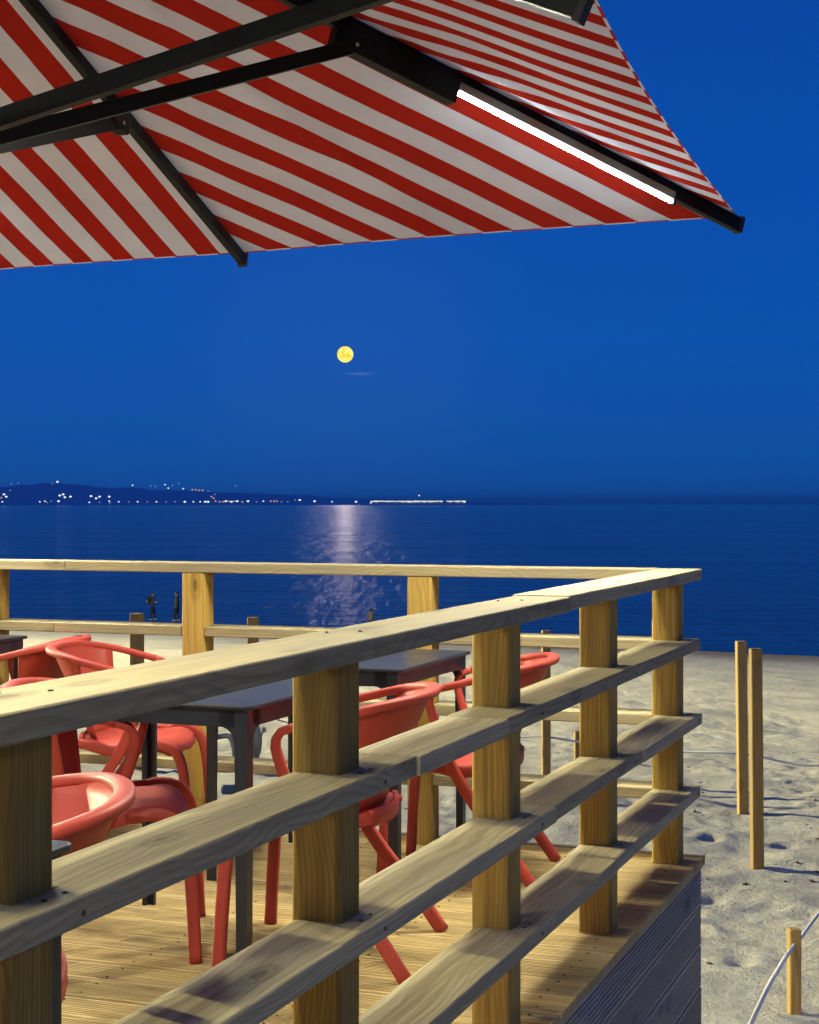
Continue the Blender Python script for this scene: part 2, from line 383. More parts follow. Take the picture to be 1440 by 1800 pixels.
# far shore: a low range of hills with depth
M_hazy_hill = plain('far_hills', (.30, .46, .63), .95, .05, var=.25)  # pale blue of distant haze is painted into this colour
def hill(name, D, prof, depth, seed):
    n = 160; m = 14; vv = []
    pxs = np.linspace(prof[0][0], prof[-1][0], n)
    hs = np.interp(pxs, [p[0] for p in prof], [p[1] for p in prof])
    for j in range(m):
        t = j / (m - 1); sh = math.sin(min(t * 1.6, 1) * math.pi / 2) * (1 if t < .65 else math.cos((t - .65) / .35 * math.pi / 2))
        for i in range(n):
            y = D + depth * t; x = (pxs[i] - 720) / F * D * (1 + depth * t / D)
            g = .72 + .5 * float(fbm(np.array(i * 1.0), np.array(j * 2.5), .16, 4, seed))
            vv.append((x, y, SEA - 2 + (hs[i] / F * D + 4) * sh * g))
    v = np.array(vv); ii = np.arange(m - 1)[:, None] * n + np.arange(n - 1)[None, :]
    o = link(name, np_mesh(name, v, np.stack([ii, ii + 1, ii + n + 1, ii + n], -1).reshape(-1, 4)), M_hazy_hill, smooth=True)
    tag(o, kind='structure')
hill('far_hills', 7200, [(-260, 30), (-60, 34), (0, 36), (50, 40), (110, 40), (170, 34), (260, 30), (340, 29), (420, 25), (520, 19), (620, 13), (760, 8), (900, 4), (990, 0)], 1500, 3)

# ------------------------------------------------------------------ moon
m_moon = bpy.data.materials.new('moon_surface'); m_moon.use_nodes = True; nm = m_moon.node_tree; nm.nodes.clear()
mo = node(nm, 'ShaderNodeOutputMaterial'); me_ = node(nm, 'ShaderNodeEmission')
tcm = node(nm, 'ShaderNodeTexCoord'); nn = noise(nm, tcm.outputs['Object'], .085, 2, .5)
cr = cramp(nm, nn.outputs['Fac'], [(.38, (.92, .72, .05)), (.5, (1.0, .93, .17)), (.62, (1.0, .97, .30))])
nm.links.new(cr.outputs[0], me_.inputs[0]); me_.inputs[1].default_value = 1.05; nm.links.new(me_.outputs[0], mo.inputs[0])
bm = bmesh.new(); bmesh.ops.create_icosphere(bm, subdivisions=4, radius=14.2 / F * 4000)
moon = from_bm('moon', bm, m_moon, smooth=True, loc=MOON_DIR * 4000)
tag(moon, 'full yellow moon low in the blue evening sky', 'moon')

# ------------------------------------------------------------------ lights of the far town
def mk_light(rx, rz, mat):
    bm = bmesh.new(); bmesh.ops.create_icosphere(bm, subdivisions=2, radius=1)
    bmesh.ops.scale(bm, vec=(rx, rx, rz), verts=bm.verts)
    me = bpy.data.meshes.new('town_lamp'); bm.to_mesh(me); bm.free(); me.materials.append(mat); return me
k = 5000 / F * .9
Mw = emit('lamp_cool_white', (.85, 1, .9), 1.3); Mo = emit('lamp_amber', (1, .52, .22), .75); Mf = emit('lamp_faint', (.55, .68, .85), .45)
LM = {'w': mk_light(2.6 * k, 1.7 * k, Mw), 's': mk_light(1.7 * k, 1.3 * k, Mw), 'f': mk_light(1.5 * k, 1.3 * k, Mf), 'o': mk_light(2.0 * k, 1.4 * k, Mo)}
town = [(2, 875, 'o'), (7, 869, 'w'), (11, 873, 'w'), (4, 882, 's'), (18, 862, 'f'),
        (101, 847, 'w'), (92, 850, 'f'), (32, 849, 'f'), (20, 850, 'f'),
        (70, 882, 's'), (79, 881, 's'), (83, 883, 'f'), (90, 881, 'f'), (103, 881, 'w'), (105, 871, 'w'), (111, 869, 'w'), (114, 874, 'w'), (124, 873, 'w'),
        (157, 883, 's'), (160, 872, 'w'), (169, 876, 'w'), (175, 873, 'w'), (175, 883, 'f'), (192, 873, 'w'), (192, 881, 's'), (193, 886, 'f'),
        (209, 882, 's'), (226, 882, 'f'), (242, 882, 's'), (259, 882, 'f'), (275, 882, 's'), (292, 882, 'f'), (308, 882, 'f'), (325, 882, 'w'),
        (233, 853, 's'), (265, 854, 'f'), (273, 855, 'f'), (290, 852, 's'), (296, 858, 's'), (303, 853, 'f'), (314, 850, 'f'), (322, 859, 's'),
        (338, 861, 'o'), (344, 861, 'o'), (350, 862, 'o'), (356, 862, 'o'), (366, 863, 'f'), (378, 869, 'f'), (414, 854, 'f'),
        (340, 882, 's'), (352, 882, 's'), (361, 882, 'w'), (366, 882, 'w'), (376, 876, 'o'), (372, 873, 'o'), (379, 881, 'o'), (386, 882, 'o'), (392, 882, 'o'), (397, 881, 'w'),
        (402, 881, 'o'), (407, 882, 'w'), (412, 881, 'o'), (417, 881, 'w'), (426, 882, 'o'), (436, 881, 'w'), (451, 882, 'f'), (463, 881, 's'), (476, 881, 'o'), (482, 881, 'o'), (487, 881, 'o'),
        (495, 882, 'f'), (506, 882, 'f'), (519, 879, 'f'), (527, 879, 'w'), (553, 881, 'w'), (584, 882, 's'), (626, 882, 'w'), (652, 888, 's'), (737, 871, 's'), (653, 882, 's')]
desc = {'w': 'bright white lamp', 's': 'small white lamp', 'f': 'faint bluish lamp', 'o': 'amber lamp'}
cnt = {}
def ordinal(n):
    return {1: 'first', 2: 'second', 3: 'third'}.get(n, str(n) + 'th')
for px, y, kd in sorted(town):
    gk = (kd, y < 866); cnt[gk] = cnt.get(gk, 0) + 1
    o = bpy.data.objects.new('town_lamp', LM[kd]); C.objects.link(o)
    D = 5000 if y > 866 else 7100
    if D != 5000: o.scale = (1.42,) * 3
    if kd == 'f' : pass
    o.location = at(px, min(y, 884.5), D if D == 5000 else 7000)
    where = ('on the far hillside' if y < 866 else 'on the far waterfront') + ', ' + ordinal(cnt[gk]) + ' of its kind from the left'
    tag(o, desc[kd] + ' ' + where, 'lamp', desc[kd] + 's ' + ('on the far hillside' if y < 866 else 'along the far waterfront'))
# the long lit pier
k = 5000 / F
pier = empty('lit_pier', at(735, 887, 4900), label='long brightly lit white pier at the end of the far town', cat='pier')
bm = bmesh.new(); add_box(bm, (0, 0, 1.5 * k), (164 * k, 14, 1.0 * k)); from_bm('deck', bm, M_hazy_hill, pier)
bm = bmesh.new()
for i in range(40): add_box(bm, ((-80 + i * 4.1) * k, 0, -.4 * k), (.5 * k, 5, 3.4 * k))
tag(from_bm('pile', bm, M_hazy_hill, pier), kind='stuff')
Mp = emit('pier_lamp_glass', (.92, .98, .78), 1.0)
lm = mk_light(2.0 * k, 1.6 * k, Mp)
for i in range(54):
    if i in (41, 42) : continue
    o = bpy.data.objects.new('lamp', lm); C.objects.link(o); o.parent = pier
    o.location = ((-80 + i * 3.02 + rng.uniform(-.5, .5)) * k, -10, (5.6 + rng.uniform(-.5, .5)) * k)
    s = rng.uniform(.7, 1.15); o.scale = (s, s, s * rng.uniform(.7, 1.1))

# ------------------------------------------------------------------ terrace: deck
RZ = -TH
deck = empty('terrace_deck', P4, RZ, kind='structure')
def grooved_section(w_, h_, n, gd, gw, edge=.012):
    """cross-section (y, z) of a reeded board, top at z=0"""
    pts = [(-w_ / 2, -h_), (-w_ / 2, -.003), (-w_ / 2 + .003, 0)]
    span = w_ - 2 * edge; p = span / n
    for i in range(n):
        c = -w_ / 2 + edge + p * (i + .5)
        pts += [(c - gw / 2, 0), (c - gw * .25, -gd), (c + gw * .25, -gd), (c + gw / 2, 0)]
    pts += [(w_ / 2 - .003, 0), (w_ / 2, -.003), (w_ / 2, -h_)]
    return pts
def extrude_section(pts, x0, x1):
    bm = bmesh.new()
    a = [bm.verts.new((x0, y, z)) for y, z in pts]; b = [bm.verts.new((x1, y, z)) for y, z in pts]
    n = len(pts)
    for i in range(n): bm.faces.new((a[i], a[(i + 1) % n], b[(i + 1) % n], b[i]))
    bm.faces.new(a[::-1]); bm.faces.new(b); return bm
SE = .108          # deck edge, measured outwards from the post line
bw_, gap = .137, .008
sec = grooved_section(bw_, .027, 9, .0032, .008)
t = .085; k_ = 0
while t > -5.2:
    cuts = [SE, -1.55 - (k_ % 2) * .95 - rng.uniform(0, .1), -6.2]
    for a, b in zip(cuts, cuts[1:]):
        from_bm('deck_board', extrude_section(sec, b + .0015, a - .0015 - rng.uniform(0, .003)), M_deck, deck, loc=(0, t - bw_ / 2 + .003, -rng.uniform(0, .0015)))
    t -= bw_ + gap; k_ += 1
# trim boards and cladding below the edge
def board(name, x0, x1, y0, y1, z0, z1, mat, parent, bev=.003, loc=(0, 0, 0), rot=(0, 0, 0)):
    bm = prism_bm([(x0, y0), (x1, y0), (x1, y1), (x0, y1)], z0, z1, bev, 2)
    return from_bm(name, bm, mat, parent, loc=loc, rot=rot)
board('edge_trim', -6.2, SE + .002, -.011, .011, -.028, .006, M_clad, deck, loc=(0, .105, 0))
sec2 = grooved_section(.139, .024, 8, .0045, .009)
sec3 = grooved_section(.139, .024, 14, .0022, .0045)
for r in range(8):
    z = -.030 - .0695 - r * .1435
    sc = sec2 if r == 0 else sec3
    cuts = [.118, -1.35 - .5 * (r % 3), -3.6 - .3 * (r % 2), -5.3]
    for a, b in zip(cuts, cuts[1:]):
        # local x along v, board face turned outwards
        bmx = extrude_section(sc, b + .001, a - .001)
        from_bm('cladding_board', bmx, M_clad, deck, loc=(SE - .012 + rng.uniform(-.002, .002), 0, z), rot=(R(90), 0, R(90)))
    bmx = extrude_section(sc, -6.2, SE - .012)
    from_bm('cladding_board', bmx, M_clad, deck, loc=(0, .105, z), rot=(R(90), 0, R(180))) if False else None
    bmx = extrude_section(sc, -(SE - .04), 6.2)
    from_bm('cladding_board', bmx, M_clad, deck, loc=(0, .103, z), rot=(R(90), 0, R(180)))
bm = bmesh.new()
for i in range(6): add_box(bm, (-3.0, -.1 - i * .95, -.115), (6.0, .045, .14))
for i in range(5):
    for j in range(5): add_box(bm, (-.1 - i * 1.4, -.1 - j * 1.2, -.75), (.09, .09, 1.1))
from_bm('joist_frame', bm, M_clad, deck)

# ------------------------------------------------------------------ terrace: railings
PW = .095; HB = PW / 2
LEV = [1.013, .769, .510, .255]       # tops of cap and rails
TK = .038
side_t = [0, -.99, -1.977, -2.985, -3.98, -4.97]
back_s = [-.904, -1.83, -2.76, -3.75]
side = empty('side_railing', P4, RZ, label='near pine railing running from lower left to the terrace corner', cat='railing')
back = empty('back_railing', P4, RZ, label='far pine railing across the terrace facing the sea', cat='railing')
def post_mesh(h):
    n = 0; r = .011; o = []
    for cx, cy, a0 in ((1, 1, 0), (-1, 1, 90), (-1, -1, 180), (1, -1, 270)):
        for a in (0, 30, 60, 90):
            o.append((cx * (HB - r) + r * math.cos(R(a0 + a)), cy * (HB - r) + r * math.sin(R(a0 + a))))
    return prism_bm(o, 0, h, 0)
cracks = {}
for t in side_t:
    o = from_bm('post', post_mesh(LEV[0] - TK - .002), M_post, side, loc=(0, t, .0))
    o.rotation_euler = (0, 0, R(90) * rng.integers(0, 4))
for s in back_s:
    o = from_bm('post', post_mesh(LEV[0] - TK - .002), M_post, back, loc=(s, 0, .0))
    o.rotation_euler = (0, 0, R(90) * rng.integers(0, 4))
def rail(name, parent, along, a, b, posts, z1, notch=True, off=0.0, dz=0.0):
    """flat board; along 'v' for the side railing, 'u' for the back one. Local x runs along the board."""
    inner, outer = -.042 + off, .103 + off
    o = [(a, inner)]
    if notch:
        for p in sorted(posts):
            lo, hi = p - HB - .0015, p + HB + .0015
            if hi <= a + .001 or lo >= b - .001: continue
            lo2, hi2 = max(lo, a), min(hi, b)
            if lo2 <= a + .002: o = [(a, HB + .0015), (hi2, HB + .0015), (hi2, inner)]
            elif hi2 >= b - .002: o += [(lo2, inner), (lo2, HB + .0015), (b, HB + .0015)]
            else: o += [(lo2, inner), (lo2, HB + .0015), (hi2, HB + .0015), (hi2, inner)]
    if not (o[-1][0] >= b - 1e-6): o.append((b, inner))
    o += [(b, outer), (a, outer)]
    bm = prism_bm(o, -TK / 2, TK / 2, .0035, 2)
    if along == 'v':      # x -> v, y(outwards) -> u : mirror
        bmesh.ops.transform(bm, matrix=Matrix(((1, 0, 0, 0), (0, -1, 0, 0), (0, 0, 1, 0), (0, 0, 0, 1))), verts=bm.verts)
        ob = from_bm(name, bm, M_rail, parent, loc=(0, 0, z1 - TK / 2 + dz), rot=(0, 0, R(90)))
    else:
        ob = from_bm(name, bm, M_rail, parent, loc=(0, 0, z1 - TK / 2 + dz))
    # slight cup and sag of sawn boards
    return ob
END = .075
jt = {0: [-1.60], 1: [-2.62, -1.80, -.68], 2: [-3.80, -1.42], 3: [-2.40, -.35]}
jt = {0: [-1.72, -4.2], 1: [-2.79, -2.22], 2: [-3.78, -1.83, -.86], 3: [-2.86, -1.2]}
for lv in range(4):
    cuts = sorted([-5.3] + jt[lv] + [END])
    for i, (a, b) in enumerate(zip(cuts, cuts[1:])):
        rail('handrail' if lv == 0 else 'rail', side, 'v', a + .0008, b - .0008, side_t, LEV[lv], notch=lv > 0,
             off=(.004 if i % 2 else -.002) + (.004 if lv == 0 else 0), dz=(-.003 if (i % 2 and lv == 0) else 0))
for lv in range(4):
    cuts = [-4.2, -2.25 - .2 * lv if lv else -2.4, (-.047 if lv else -.0475)]
    for a, b in zip(cuts, cuts[1:]):
        rail('handrail' if lv == 0 else 'rail', back, 'u', a + .0008, b - .0008, back_s, LEV[lv], notch=lv > 0)
# the two handrails meet at the corner: the side board runs through, screws in the boards
bm = bmesh.new()
def screw_at(bm, p, n, r=.004):
    m_ = Vector(n).to_track_quat('Z', 'Y').to_matrix().to_4x4(); m_.translation = Vector(p)
    bmesh.ops.create_cone(bm, cap_ends=True, segments=8, radius1=r, radius2=r * .8, depth=.002, matrix=m_)
for t in side_t[:5]:
    for lv in range(4):
        for dx in (-.02, .025): screw_at(bm, (.075 if lv else .03 + dx, t + dx, LEV[lv] + .0008), (0, 0, 1))
        screw_at(bm, (.108, t + .015, LEV[lv] - TK / 2), (1, 0, 0), .0045)
M_hole = plain('rusty_screw', (.035, .022, .014), .6, .4)
tag(from_bm('screw', bm, M_hole, side), kind='stuff')

# ------------------------------------------------------------------ tables
def table_at(NR, label):
    """square plastic table; NR is its near right corner"""
    S = .71; h = .72
    root = empty('garden_table', (NR + (-U + V) * S / 2), RZ, label=label, cat='table', group='square dark grey tables on the terrace')
    r = .022; o = []
    for cx, cy, a0 in ((1, 1, 0), (-1, 1, 90), (-1, -1, 180), (1, -1, 270)):
        for a in (0, 22, 45, 68, 90):
            o.append((cx * (S / 2 - r) + r * math.cos(R(a0 + a)), cy * (S / 2 - r) + r * math.sin(R(a0 + a))))
    from_bm('tabletop', prism_bm(o, h - .012, h, .004, 2), M_table, root)
    a = S / 2 - .018; lw = .036; th = .012; rr = .045
    # apron: four rails
    bm = bmesh.new()
    for sx, sy, dx, dy in ((0, -1, 1, 0), (0, 1, 1, 0), (1, 0, 0, 1), (-1, 0, 0, 1)):
        add_box(bm, (sx * (a - th / 2), sy * (a - th / 2), h - .012 - .024), (2 * a - 2 * lw if dx else th, 2 * a - 2 * lw if dy else th, .046))
    from_bm('apron', bm, M_table, root)
    # legs: angle section with a rounded bracket at the top
    prof = [(0, 0), (0, h - .0135), (lw + rr, h - .0135), (lw + rr, h - .058)]
    for i in range(1, 7):
        q = R(90 * i / 6); prof.append((lw + rr - rr * math.sin(q), h - .058 - rr * (1 - math.cos(q))))
    prof += [(lw * .86, 0)]
    for cx, cy in ((1, 1), (-1, 1), (-1, -1), (1, -1)):
        bm = bmesh.new()
        for ax in (0, 1):
            vs0 = []; vs1 = []
            for (p, z) in prof:
                if ax == 0:
                    vs0.append(bm.verts.new((cx * (a - p), cy * a, z))); vs1.append(bm.verts.new((cx * (a - p), cy * (a - th), z)))
                else:
                    q = max(p, th + .0004)
                    vs0.append(bm.verts.new((cx * a, cy * (a - q), z))); vs1.append(bm.verts.new((cx * (a - th), cy * (a - q), z)))
            n = len(prof)
            for i in range(n): bm.faces.new((vs0[i], vs0[(i + 1) % n], vs1[(i + 1) % n], vs1[i]))
            bm.faces.new(vs0); bm.faces.new(vs1[::-1])
        from_bm('leg', bm, M_table, root)
    return root
def on(px, d, h): Yd = (H - h) * F / d; return Vector(((px - 720) / F * Yd, Yd, 0))
T1 = on(440, 357, .72); T2 = on(705, 292, .72); T3 = on(52, 232, .72) - V * .71; T4 = on(137, 594, .72) - V * .71
table_at(T1, 'dark grey square table at centre left behind the first full railing post')
table_at(T2, 'dark grey square table in front of the far railing, beneath the handrail right of centre')
table_at(T3, 'dark grey square table cut by the left edge behind the coral chairs')
table_at(T4, 'dark grey square table with one corner showing at lower left behind the nearest post')

# ------------------------------------------------------------------ chairs
def chair_proto():
    """coral plastic armchair; faces local +x"""
    root = empty('armchair', (0, 0, 0))
    mats = M_coral
    # backrest and seat as shells: (y half width) by rows
    def shell(name, rows, th):
        """rows of points (each a list), thickened along the normal"""
        bm = bmesh.new(); g = [[bm.verts.new(p) for p in r] for r in rows]
        for a, b in zip(g, g[1:]):
            for i in range(len(a) - 1): bm.faces.new((a[i], a[i + 1], b[i + 1], b[i]))
        bmesh.ops.recalc_face_normals(bm, faces=bm.faces); bm.normal_update()
        bmesh.ops.solidify(bm, geom=list(bm.faces), thickness=th)
        return from_bm(name, bm, mats, root, smooth=True)
    rows = []
    for i in range(15):                      # seat, back to front, waterfall edge
        f = i / 14; x = -.165 + .395 * f; z = .425 + .02 * math.sin(f * 3.1) * -1 + .012 * f
        hw = .185 + .05 * math.sin(min(f * 1.25, 1) * math.pi / 2)
        if f > .72: q = (f - .72) / .28; z -= .055 * q * q; x -= .018 * q * q
        if f > .9: hw *= math.sqrt(max(0, 1 - ((f - .9) / .13) ** 2))
        r = []
        for j in range(13):
            v = -1 + 2 * j / 12; zz = z + .0 - .012 * (1 - v * v) - (.03 * max(0, abs(v) - .8) / .2)
            r.append((x - .02 * v * v * (f > .7), hw * v, zz))
        rows.append(r)
    shell('seat', rows, .012)
    rows = []
    for i in range(12):                      # backrest rises, leans back and widens to the rim
        f = i / 11; z = .405 + .31 * f; r = []
        hw = .155 + .120 * f ** .8; cx = -.150 - .135 * f
        for j in range(15):
            a = R(-74 + 148 * j / 14)
            k_ = math.sin(a) / math.sin(R(74)); dep = (1 - math.cos(a)) / (1 - math.cos(R(74)))
            r.append((cx + (.045 + .095 * f) * dep, hw * k_, z - .010 * dep * f))
        rows.append(r)
    shell('backrest', rows, .007)
    # arm rail: one bent band round the back, dropping to the arms
    half = [(-.290, 0, .722), (-.283, .09, .722), (-.25, .185, .718), (-.175, .258, .704), (-.10, .283, .686), (-.03, .285, .668), (.025, .280, .654)]
    pts = [Vector((x, -y, z)) for x, y, z in half[::-1]] + [Vector(p) for p in half[1:]]
    cp = resample(catmull(pts, 8), 57)
    bm = bmesh.new()
    wd = [.0125 + .007 * math.exp(-((i - 28) / 17) ** 2) for i in range(57)]
    tube(bm, cp, wd, .0125, 14, power=.7); from_bm('arm_rail', bm, mats, root, smooth=True)
    for sy in (-1, 1):
        # the arm curls over at the front and runs down and back into the rear leg
        pp = [Vector((x, sy * y, z)) for x, y, z in ((.015, .281, .656), (.062, .277, .641), (.076, .273, .605), (.062, .267, .55), (.035, .260, .47), (.0, .254, .385), (-.08, .252, .26), (-.19, .258, .12), (-.275, .268, 0))]
        pc = resample(catmull(pp, 6), 34)
        bm = bmesh.new()
        r1 = [.0125 + .0025 * i / 33 for i in range(34)]
        tube(bm, pc, r1, [.011 + .008 * min(i / 14, 1) for i in range(34)], 10, up=Vector((1, 0, .3)), power=.5)
        o = from_bm('leg', bm, mats, root, smooth=True)
        pf = [Vector((x, sy * y, z)) for x, y, z in ((.05, .235, .395), (.12, .238, .405), (.185, .24, .385), (.215, .243, .32), (.228, .248, .18), (.238, .252, 0))]
        bm = bmesh.new(); tube(bm, resample(catmull(pf, 6), 22), .0135, .0175, 12, up=Vector((1, 0, .2)), power=.45)
        from_bm('leg', bm, mats, root, smooth=True)
        ps = [Vector((x, sy * y, z)) for x, y, z in ((-.17, .16, .40), (-.10, .212, .392), (-.02, .24, .382), (.08, .238, .398), (.16, .236, .395))]
        bm = bmesh.new(); tube(bm, resample(catmull(ps, 5), 14), .009, [.012 + .010 * math.sin(math.pi * q_ / 13) for q_ in range(14)], 10, power=.6)
        from_bm('seat_rail', bm, mats, root, smooth=True)
    ps = [Vector(p) for p in ((-.155, -.16, .40), (-.175, -.08, .397), (-.18, 0, .396), (-.175, .08, .397), (-.155, .16, .40))]
    bm = bmesh.new(); tube(bm, resample(catmull(ps, 5), 12), .010, .024, 10, power=.6); from_bm('rear_rail', bm, mats, root, smooth=True)
    return root
proto = chair_proto()
def place_chair(first, x, y, face, label):
    if first: r = proto
    else:
        r = proto.copy(); C.objects.link(r)
        for ch in proto.children:
            c = ch.copy(); C.objects.link(c); c.parent = r
    r.location = (x, y, .001); r.rotation_euler = (0, 0, R(face))
    tag(r, label, 'chair', 'coral plastic armchairs on the terrace')
    return r
place_chair(True, -.225, 4.58, 169, 'coral armchair at centre facing left, its back just left of the second post')
place_chair(False, .19, 5.52, 169, 'coral armchair furthest right, its back showing between the second and third posts')
place_chair(False, -.99, 5.95, -2, 'coral armchair at left facing right with its open arms above the handrail')
place_chair(False, -1.53, 6.26, 174, 'coral armchair furthest back at left, facing left toward the cut off table')
place_chair(False, -.84, 4.68, 6, 'coral armchair with purplish seat facing right under the middle table')
place_chair(False, -.795, 2.90, 190, 'nearest coral armchair at lower left, its bright inner back turned toward us')

# ------------------------------------------------------------------ parasol
AP = None
zE = .95
def rel(x, y, z): return Vector((x, y, H + z))
Cc = rel(1.11, 5.566, zE); Mm = rel(-.642, 6.377, zE + .012); M2 = rel(.360, 3.167, zE)
O = Vector((Mm.x + M2.x - Cc.x, Mm.y + M2.y - Cc.y, H + 1.80))
du = Vector((Cc.x - Mm.x, Cc.y - Mm.y, 0)); dv = Vector((Cc.x - M2.x, Cc.y - M2.y, 0))
def cor(a, b): p = Vector((O.x, O.y, 0)) + du * a + dv * b; p.z = H + zE; return p
rim = [cor(0, 1), cor(1, 1), cor(1, 0), cor(1, -1), cor(0, -1), cor(-1, -1), cor(-1, 0), cor(-1, 1)]   # M, C, M2, ...
parasol = empty('parasol', (O.x, O.y, 0), 0, label='big square parasol with red and white striped canopy and black frame', cat='parasol')
pinv = Matrix.Translation(-Vector((O.x, O.y, 0)))
def loc_(p): return pinv @ p
# striped fabric
m_fab = bpy.data.materials.new('striped_canvas'); m_fab.use_nodes = True; nf = m_fab.node_tree; nf.nodes.clear()
fo = node(nf, 'ShaderNodeOutputMaterial'); uvn = node(nf, 'ShaderNodeUVMap'); uvn.uv_map = 'stripe'
sf = node(nf, 'ShaderNodeSeparateXYZ'); nf.links.new(uvn.outputs[0], sf.inputs[0])
tcf = node(nf, 'ShaderNodeTexCoord')
nz = noise(nf, tcf.outputs['Object'], 3, 2)
hem = math_(nf, 'MULTIPLY', math_(nf, 'LESS_THAN', sf.outputs[1], .009), .45)
sx = math_(nf, 'ADD', math_(nf, 'ADD', sf.outputs[0], hem), math_(nf, 'MULTIPLY', math_(nf, 'SUBTRACT', nz.outputs['Fac'], .5), .05))
fr = math_(nf, 'FRACT', sx)
st = math_(nf, 'LESS_THAN', fr, .5)
weave = noise(nf, tcf.outputs['Object'], 900, 2)
mott = noise(nf, tcf.outputs['Object'], 2.5, 4)
colf = mixc(nf, 'MIX', st, (.76, .78, .92), (.43, .026, .017))
colf = mixc(nf, 'MULTIPLY', 1.0, colf, cramp(nf, mott.outputs['Fac'], [(.3, (.86, .86, .88)), (.65, (1, 1, 1))]).outputs[0])
colf = mixc(nf, 'MULTIPLY', .35, colf, cramp(nf, weave.outputs['Fac'], [(.3, (.6, .6, .6)), (.6, (1, 1, 1))]).outputs[0])
df = node(nf, 'ShaderNodeBsdfDiffuse'); tr = node(nf, 'ShaderNodeBsdfTranslucent'); mx = node(nf, 'ShaderNodeMixShader'); mx.inputs[0].default_value = .14
nf.links.new(colf, df.inputs[0]); nf.links.new(colf, tr.inputs[0]); nf.links.new(df.outputs[0], mx.inputs[1]); nf.links.new(tr.outputs[0], mx.inputs[2])
bpf = node(nf, 'ShaderNodeBump'); bpf.inputs['Strength'].default_value = .25; bpf.inputs['Distance'].default_value = .001
nf.links.new(weave.outputs['Fac'], bpf.inputs['Height']); nf.links.new(bpf.outputs[0], df.inputs['Normal'])
nf.links.new(mx.outputs[0], fo.inputs[0])
PER = .194
phase = [.54, .25, .02, .3, .1, .3, .1, .48]
def gore(i):
    A = rim[i]; B = rim[(i + 1) % 8]        # stripes run parallel to rib O-B
    n = 34; bm = bmesh.new(); uvl = bm.loops.layers.uv.new('stripe'); gr = []
    rd = (B - O).normalized(); nrml = (A - O).cross(B - O).normalized()
    pd = nrml.cross(rd).normalized()
    if pd.dot(A - O) < 0: pd = -pd
    uv = {}
    edge = (B - A).length
    for a in range(n + 1):
        row = []
        for b in range(n + 1):
            f = b / n; r = a / n
            E = A.lerp(B, f)
            sc = 1 - (.006 if i in (0, 7) else .022) * 4 * f * (1 - f) * (edge / 2.2)           # scalloped edge
            r2 = r * sc
            p = O.lerp(E, r2)
            # cloth slack: sags between the ribs, more towards the rim; small pull folds at the ribs
            sag = .055 * 4 * f * (1 - f) * r * (1.25 - r * .6)
            fold = .006 * math.sin(f * 26 + r * 9 + i) * math.exp(-((f - .12) / .15) ** 2) * r + .005 * math.sin((r * 17) + i * 2) * (4 * f * (1 - f)) * r
            fold += .018 * math.exp(-((f - .34 - .1 * r) / .035) ** 2) * r * (1 if i == 0 else .4)
            q = p + Vector((0, 0, sag * (.35 if i not in (0, 7) else .35 * (1 - r ** 4)) + .018 + fold * (1 - r ** 6)))
            v = bm.verts.new(loc_(q)); row.append(v)
            uv[v] = ((q - O).dot(pd) / PER + phase[i], (1 - r) * (E - O).length)
        gr.append(row)
    for a in range(n):
        for b in range(n):
            vs = (gr[a][b], gr[a][b + 1], gr[a + 1][b + 1], gr[a + 1][b]) if a else (gr[0][0], gr[1][b + 1], gr[1][b])
            if a == 0: 
                vs = (gr[0][b], gr[1][b + 1], gr[1][b])
            try: fc = bm.faces.new(vs)
            except ValueError: continue
            for l in fc.loops: l[uvl].uv = uv[l.vert]
    me = bpy.data.meshes.new('canopy_panel'); bm.to_mesh(me); bm.free()
    return link('canopy_panel', me, m_fab, parasol, smooth=True)
for i in (7, 0, 1, 2, 3, 4, 5, 6): gore(i)
def bar(bm, a, b, w_, h_, up=Vector((0, 0, 1)), bev=.003):
    d = (b - a); ln = d.length; d.normalize(); s = d.cross(up).normalized(); q = s.cross(d)
    m_ = Matrix((( *d, 0), (*s, 0), (*q, 0), (0, 0, 0, 1))).transposed()
    add_box(bm, (a + b) / 2, (ln, w_, h_), mat=m_, bev=bev, seg=2)
def piece(name, fn, mat=M_black, parent=parasol):
    bm = bmesh.new(); fn(bm); bmesh.ops.transform(bm, matrix=pinv, verts=bm.verts); return from_bm(name, bm, mat, parent)
for i, p in enumerate(rim):
    d = (p - O).normalized(); corner = i % 2 == 1
    end = p + d * (-.008 if corner else (-.04 if i == 2 else -.015))
    o_ = piece('rib', lambda b: bar(b, O + d * .12 - Vector((0, 0, .012)), end - Vector((0, 0, .012)), .030, .048 if corner else .040))
    bm = bmesh.new(); 
    bar(bm, end - Vector((0, 0, .010)), end + d * .018 - Vector((0, 0, .010)), .036, .056)
    bmesh.ops.transform(bm, matrix=pinv, verts=bm.verts); from_bm('end_cap', bm, M_dark, o_)
hub = Vector((O.x, O.y, H + .80))
def bracket(i, t):
    p = O.lerp(rim[i], t); d = (rim[i] - O).normalized()
    piece('bracket', lambda b: bar(b, p - d * .055 - Vector((0, 0, .05)), p + d * .055 - Vector((0, 0, .05)), .052, .065, bev=.008))
    return p - Vector((0, 0, .065))
for i in range(8):
    t = {0: .583, 1: .491, 2: .80}.get(i, .5 if i % 2 else .58)
    j = bracket(i, t)
    d = (j - hub); d.z = 0; d.normalize()
    wd, hd = (.030, .042) if i != 2 else (.030, .044)
    piece('strut', lambda b: bar(b, hub + d * .05, j, wd, hd))
    bm = bmesh.new()
    sd = d.cross(Vector((0, 0, 1)))
    for sg in (-1, 1): screw_at(bm, loc_(j + sd * sg * .028), sd * sg, .007)
    tag(from_bm('bolt', bm, M_screw, parasol), kind=None)
